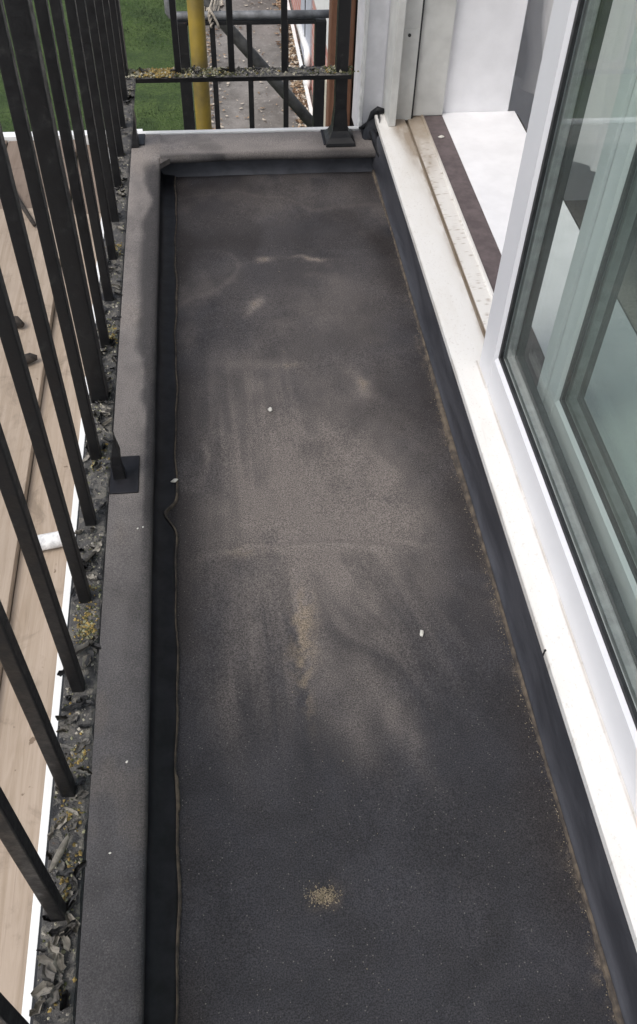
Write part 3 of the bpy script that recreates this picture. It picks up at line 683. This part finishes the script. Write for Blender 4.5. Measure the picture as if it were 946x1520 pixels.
bm = nb(); tube(bm, [(0.407, 1.9032, 0.274), (0.407, 1.9015, 0.274)], 0.0035, 10); build('screw', bm, M_screw, pl)
build('head_frame', B(0.352, 0.4935, -0.95, 1.9030, 1.730, 1.7705), M_upvc, win)
def sash(x0, x1, ya, yb, w, lip, seed):
    s = link('sash', None, win, Vector(((x0 + x1) / 2, (ya + yb) / 2, 0.102))); s.empty_display_size = 0.05
    zb, zt = 0.1075 if x0 > 0.44 else 0.1016, 1.729
    zr = zb + w
    d = x1 - x0
    def bevelled(a, b):                        # a: outer edge, b: glass edge -> profile across the rail (offset, depth)
        return [(a, x0), (b - 0.004 * np.sign(b - a), x0), (b, x0 + 0.005), (b, x1 - 0.003), (a, x1)]
    bm = nb(); prism_y(bm, [(x, z) for z, x in bevelled(zb, zr)], ya, yb - w); build('bottom_rail', bm, M_upvc, s)
    bm = nb(); prism_y(bm, [(x, z) for z, x in bevelled(zt, zt - w)], ya, yb - w); build('top_rail', bm, M_upvc, s)
    def stile(a, b):
        pr = bevelled(a, b); bm = nb()
        lo = [bm.verts.new((x, y, zb - 0.0002)) for y, x in pr]; hi = [bm.verts.new((x, y, zt + 0.0002)) for y, x in pr]
        for i in range(len(pr)):
            j = (i + 1) % len(pr); bm.faces.new((lo[i], lo[j], hi[j], hi[i]))
        bm.faces.new(lo[::-1]); bm.faces.new(hi); bmesh.ops.recalc_face_normals(bm, faces=bm.faces[:])
        return bm
    build('stile', stile(yb, yb - w + 0.0003), M_upvc, s); build('stile', stile(ya - w, ya + 0.0003), M_upvc, s)
    if lip:
        build('interlock', B(x0 - 0.006, x0 - 0.0004, yb - w * 0.45, yb - 0.002, zb + 0.001, zt, 0.001), M_upvc, s)
    xg = x0 + 0.0105; g0, g1 = ya + 0.0006, yb - w - 0.0003
    def ring(xa, xb, t, off=0.0):
        bm = nb()
        box(bm, xa, xb, g0 + off, g1 - off, zr + 0.0004 + off, zr + t); box(bm, xa, xb, g0 + off, g1 - off, zt - w - t, zt - w - 0.0004 - off)
        box(bm, xa, xb, g1 - t, g1 - off, zr + t + 0.0002, zt - w - t - 0.0002); box(bm, xa, xb, g0 + off, g0 + t, zr + t + 0.0002, zt - w - t - 0.0002)
        return bm
    build('gasket', ring(x0 + 0.0052, xg - 0.0006, 0.0065), M_gasket, s)
    build('glass_pane', B(xg, xg + 0.003, g0, g1, zr + 0.0003, zt - w - 0.0003), M_glass, s)
    build('spacer_bar', ring(xg + 0.0036, xg + 0.0155, 0.0085), M_spacer, s)
    build('glass_pane', B(xg + 0.016, xg + 0.019, g0 + .0002, g1 - .0002, zr + 0.0005, zt - w - 0.0005), M_glass, s)
    build('gasket', ring(xg + 0.0196, x1 - 0.0035, 0.0100, 0.0001), M_gasket, s)
    return s
sash(0.3910, 0.4340, -0.80, 1.0700, 0.0600, False, 1)
sash(0.4520, 0.4910, -0.86, 0.9650, 0.0600, True, 2)

# curtain inside the opening
rows = []
for i in range(46):
    v = i / 45; z = 0.112 + 1.2 * v + 0.0
    row = []
    for k in range(64):
        u = k / 63; y = 1.47 + (0.63 + 0.03 * v) * u + 0.02 * v * u
        gather = 0.25 + 0.75 * v
        x = 0.706 - 0.022 * u ** 3 + 0.055 * (1 - v) * (1 - u) + 0.020 * gather * math.sin(u * 26 + 0.8 * math.sin(v * 5)) + 0.010 * math.sin(u * 61 + 2 * v) + 0.035 * math.exp(-((v - 0.04) / 0.08) ** 2) * math.sin(u * 9)
        row.append((x, y, z - 0.05 * (1 - u) * (1 - v) * 0 + 0.012 * math.sin(u * 13) * (1 - v)))
    rows.append(row)
tag(build('curtain', sheet(nb(), rows), M_curtain, loc=(0.7, 1.75, 0.1), smooth=True), 'white sheer curtain hanging in folds behind the open sliding window', 'curtain')

# ---------------------------------------------------------------- scaffold boards below the railing
n_board = 0
def board(x0, x1, y0, y1, ztop, label, mat=M_board):
    bm = B(x0, x1, y0, y1, ztop - 0.035, ztop, 0.0018)
    tag(build('scaffold_board', bm, mat, loc=((x0 + x1) / 2, (y0 + y1) / 2, ztop - 0.035)), label, 'board', 'scaffold boards below the railing')
board(-0.472, -0.250, -0.60, 2.633, -0.522, 'pale wooden scaffold board nearest the parapet with a white pipe lying on it')
board(-0.708, -0.474, -0.60, 2.638, -0.500, 'raised tan scaffold board second out from the parapet with two dark twig ends')
board(-0.945, -0.711, -0.60, 2.635, -0.505, 'outermost near scaffold board at the left edge of the photo')
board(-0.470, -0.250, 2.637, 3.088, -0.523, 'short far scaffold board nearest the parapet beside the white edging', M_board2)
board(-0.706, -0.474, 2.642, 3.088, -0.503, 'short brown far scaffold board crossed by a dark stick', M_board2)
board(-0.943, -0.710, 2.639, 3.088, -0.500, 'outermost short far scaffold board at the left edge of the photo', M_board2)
tag(build('edging_strip', B(-1.0, -0.25, 3.092, 3.128, -0.56, -0.490, 0.002), M_trim, loc=(-0.6, 3.11, -0.56)), 'white edging strip across the far ends of the scaffold boards', 'edging')
bm = nb(); tube(bm, [(-0.447, 1.268, -0.503), (-0.235, 1.306, -0.503)], 0.0175, 18)
tag(build('pipe', bm, M_whitepipe, loc=(-0.34, 1.285, -0.522), smooth=True), 'short scuffed white pipe lying across the board under the railing', 'pipe')
def twig(pts, r, label, grp=None):
    bm = nb(); tube(bm, pts, r, 9)
    tag(build('twig', bm, M_twig, loc=(pts[0][0], pts[0][1], -0.5), smooth=True), label, 'twig', grp)
twig([(-0.600, 2.036, -0.486), (-0.580, 2.036, -0.484), (-0.556, 2.030, -0.483), (-0.540, 2.018, -0.485)], [0.012, 0.015, 0.016, 0.008], 'stubby dark twig on the tan board, the farther of two')
twig([(-0.545, 1.862, -0.486), (-0.522, 1.868, -0.484), (-0.503, 1.878, -0.484), (-0.488, 1.880, -0.486)], [0.010, 0.014, 0.013, 0.006], 'stubby dark twig on the tan board, the nearer of two')
twig([(-0.690, 2.85, -0.494), (-0.62, 2.665, -0.494), (-0.560, 2.52, -0.489)], [0.006, 0.007, 0.006], 'long thin dark stick lying slantwise over the joint of the boards')

# ---------------------------------------------------------------- beyond the far parapet
bm = nb(); tube(bm, [(-0.0255, 2.3, ZG), (-0.0265, 2.3, -0.6), (-0.0255, 2.3, 0.75)], 0.0200, 24)
tag(build('scaffold_pole', bm, M_yellow, loc=(-0.026, 2.3, ZG), smooth=True), 'upright scaffold pole in a grimy yellow sleeve beyond the far railing', 'pole')
yr = thing('yard_railing', (0.12, 2.9, ZG), 'second black railing with grey tube handrail standing below and beyond the roof', 'railing')
bm = nb(); tube(bm, [(-0.113, 2.9, 0.55), (-0.113, 2.9, 0.0), (-0.113, 2.9, -0.032), (-0.108, 2.9, -0.040), (-0.098, 2.9, -0.042), (0.10, 2.9, -0.042), (0.40, 2.9, -0.042)], 0.0115, 16)
build('handrail', bm, M_galv, yr, smooth=True)
build('top_rail', B(-0.098, 0.3235, 2.888, 2.914, -0.066, -0.0545, 0.001), M_iron, yr)
b0 = build('baluster', B(-0.008, 0.008, -0.008, 0.008, -1.3, -0.0665, 0.001), M_iron, yr, loc=(0, 0, 0))
b0.location = (Vector((0.0125, 2.900, 0)) - ORIGIN[yr.name]) * S
for x in (0.124, 0.2355):
    o = b0.copy(); COL.objects.link(o); o.parent = yr; o.location = (Vector((x, 2.900, 0)) - ORIGIN[yr.name]) * S
build('post', B(-0.0975, -0.0610, 2.882, 2.918, ZG, -0.0555, 0.002), M_iron, yr)
build('post', B(0.3245, 0.3580, 2.882, 2.918, ZG, -0.0555, 0.002), M_iron, yr)
build('bottom_rail', B(-0.0605, 0.3240, 2.888, 2.912, -1.315, -1.3015, 0.001), M_iron, yr)
bm = nb(); tube(bm, [(-0.12, 2.985, 0.10), (0.30, 2.985, -0.383), (0.42, 2.985, -0.521)], 0.0185, 18)
tag(build('brace_tube', bm, M_brace, loc=(0.1, 2.985, -0.15), smooth=True), 'dull dark scaffold tube sloping down behind the second railing', 'brace')
bm = nb()
for k in range(4):
    cx, cz, rr = 0.006 + 0.006 * k, -0.030 - 0.006 * k, 0.023 + 0.002 * (k % 2)
    tube(bm, [(cx + rr * 0.55 * math.cos(a) + 0.004 * math.sin(2 * a + k), 2.935 + 0.052 * math.sin(a + 0.3 * k), cz + rr * math.cos(a) + 0.004 * math.sin(a * 3 + k)) for a in [2 * math.pi * j / 22 for j in range(23)]], 0.0032, 7, False)
tube(bm, [(0.004, 2.885, -0.015), (0.018, 2.882, -0.035), (0.030, 2.884, -0.060), (0.033, 2.885, -0.075)], 0.0035, 8)
tag(build('rope', bm, M_rope, loc=(0.015, 2.93, -0.03), smooth=True), 'cream rope tied round the grey handrail where the brace meets it', 'rope')
tp = thing('timber_post', (0.298, 2.12, ZG), 'reddish brown stained timber post behind the right end of the far railing', 'post')
bm = B(0.2705, 0.3245, 2.100, 2.145, ZG, 1.9, 0.003); build('board', bm, M_timber, tp)
build('board', B(0.3255, 0.352, 2.115, 2.15, ZG, 1.9, 0.002), M_darkwood_or_shade, tp)  # dark strip put in for the shadow in the gap beside the post
# neighbour's wall in the yard
wl2 = thing('yard_wall', (0.85, 7.5, ZG), 'pink brick side wall with white boarding and cream plinth beside the yard', 'wall')
build('brickwork', B(0.80, 1.0, 4.0, 14.0, ZG, -1.462), M_brick, wl2)
build('cladding', B(0.785, 1.0, 4.0, 7.15, -1.460, 1.2), M_trim, wl2)
build('cladding', B(0.792, 1.0, 7.155, 14.0, -1.460, 1.2), M_panel, wl2)
build('door_panel', B(0.788, 0.7995, 7.35, 8.15, ZG + 0.02, -1.464), M_panel, wl2)
build('door_gap', B(0.784, 0.7875, 7.74, 7.78, -2.0, -1.464), M_gasket, wl2)
build('plinth', B(0.780, 0.7995, 5.3, 6.75, ZG, -1.66), M_cream, wl2)
build('kerb', B(0.742, 0.770, 5.6, 12.0, ZG, ZG + 0.035, 0.003), M_trim, wl2)
pp = thing('downpipe', (0.77, 7.4, ZG), 'white plastic pipe with grey coupling against the yard wall', 'pipe')
bm = nb(); tube(bm, [(0.775, 8.35, -2.02), (0.775, 7.70, -1.975), (0.772, 7.42, -1.93), (0.768, 7.36, -1.95), (0.768, 7.34, -2.02)], 0.026, 12); build('pipe', bm, M_trim, pp, smooth=True)
bm = nb(); tube(bm, [(0.768, 7.338, -2.022), (0.768, 7.33, -2.10)], 0.036, 12); build('coupling', bm, M_galv, pp, smooth=True)
bm = nb(); tube(bm, [(0.768, 7.325, -2.102), (0.768, 7.31, ZG)], 0.026, 12); build('pipe', bm, M_trim, pp, smooth=True)
# litter
def leaf(bm, x, y, z, r, mi):
    a = rnd.random() * 6.28; ca, sa = math.cos(a), math.sin(a); pts = []
    for (u, v, w) in ((-1, 0, .15), (-.3, .5, .0), (.5, .4, .1), (1, 0, .35), (.4, -.45, .1), (-.4, -.5, .05)):
        pts.append(bm.verts.new((x + r * (u * ca - v * sa), y + r * (u * sa + v * ca), z + r * w * rnd.uniform(.5, 1.5))))
    bm.faces.new(pts).material_index = mi
bm = nb()
for _ in range(1500):
    y = rnd.uniform(5.4, 10.5); leaf(bm, rnd.choice((rnd.gauss(0.69, 0.035), rnd.gauss(0.71, 0.03))), y, ZG + 0.016, rnd.uniform(0.012, 0.030), rnd.choices(range(3), (4, 2, 4))[0])
for _ in range(420):
    y = rnd.uniform(5.4, 9.8); leaf(bm, rnd.gauss(-0.02, 0.05), y, ZG + 0.016, rnd.uniform(0.010, 0.024), rnd.choices(range(3), (4, 2, 4))[0])
for _ in range(420):
    leaf(bm, rnd.uniform(0, 0.65), rnd.uniform(5.4, 10), ZG + 0.016, rnd.uniform(0.006, 0.024) * rnd.random() ** .5, rnd.choices(range(3), (2, 4, 2))[0])
stuff(build('leaf_litter', bm, M_leaf, loc=(0.3, 7, ZG)))
bm = nb(); leaf(bm, 0.113, 9.10, ZG + 0.02, 0.085, 0); leaf(bm, 0.125, 9.13, ZG + 0.022, 0.06, 0)
tag(build('fallen_leaf', bm, M_leaf[1], loc=(0.113, 9.1, ZG)), 'large pale dry leaf lying on the grey yard at the top of the photo', 'leaf')

# ---------------------------------------------------------------- small things on the felt and sill
def chip(x, y, z, rx, ry, rz, name, label, cat, mat=None, rot=0.0, grp=None):
    bm = nb(); bmesh.ops.create_icosphere(bm, subdivisions=2, radius=1)
    for v in bm.verts:
        k = 1 + 0.18 * math.sin(5 * v.co.x + 3 * v.co.y + x * 90) + rnd.uniform(-.06, .06)
        px, py = v.co.x * rx * k, v.co.y * ry * k
        v.co = Vector((x + px * math.cos(rot) - py * math.sin(rot), y + px * math.sin(rot) + py * math.cos(rot), z + rz * (v.co.z * k + 0.7)))
    tag(build(name, bm, mat or M_pebble, loc=(x, y, z), smooth=True), label, cat, grp)
chip(0.063, 1.098, 0.002, 0.0036, 0.0050, 0.0022, 'pebble', 'tiny white pebble on the felt floor, farther and left of the other', 'pebble')
chip(0.232, 0.644, 0.002, 0.0028, 0.0056, 0.0022, 'pebble', 'tiny oval white pebble on the felt floor, nearer and right of the other', 'pebble', rot=-0.2)
chip(-0.093, 0.945, 0.007, 0.0060, 0.0032, 0.0016, 'paint_chip', 'white scrap of paint on the left upstand above the lifted lap', 'chip', rot=0.5)
chip(0.478, 1.815, 0.1015, 0.0065, 0.0048, 0.0020, 'paint_chip', 'white paint scrap on the brown threshold strip of the window', 'chip', rot=0.2)
for (x, y, r, lab) in ((-0.141, 0.470, .0012, 'pale grit speck on the left capping, second nearest to the viewer'), (-0.155, 0.369, .0010, 'pale grit speck on the left capping, nearest to the viewer'),
                  (-0.138, 0.813, .0011, 'tiny grit speck on the left capping, left one of a close pair'), (-0.131, 0.815, .0011, 'tiny grit speck on the left capping, right one of a close pair')):
    chip(x, y, 0.0562, r, r * 1.4, r * .5, 'grit', lab, 'grit', rot=x * 50, grp='grit specks on the capping')
bm = nb()
for _ in range(420):
    x, y = 0.066 + rnd.gauss(0, .0075), 0.323 + rnd.gauss(0, .005)
    lump(bm, x, y, 0.0008, rnd.uniform(.0004, .0011), 0)
for _ in range(70):
    x, y = rnd.uniform(-.08, .34), rnd.uniform(0.12, 1.8)
    lump(bm, x, y, 0.0008, rnd.uniform(.0004, .0010), 0)
for _ in range(500):
    y = rnd.uniform(0.15, 1.5); lump(bm, 0.3455 - abs(rnd.gauss(0, .006)), y, 0.0008, rnd.uniform(.0004, .0010), 0)
stuff(build('sand', bm, M_sand, loc=(0.066, 0.323, 0)))
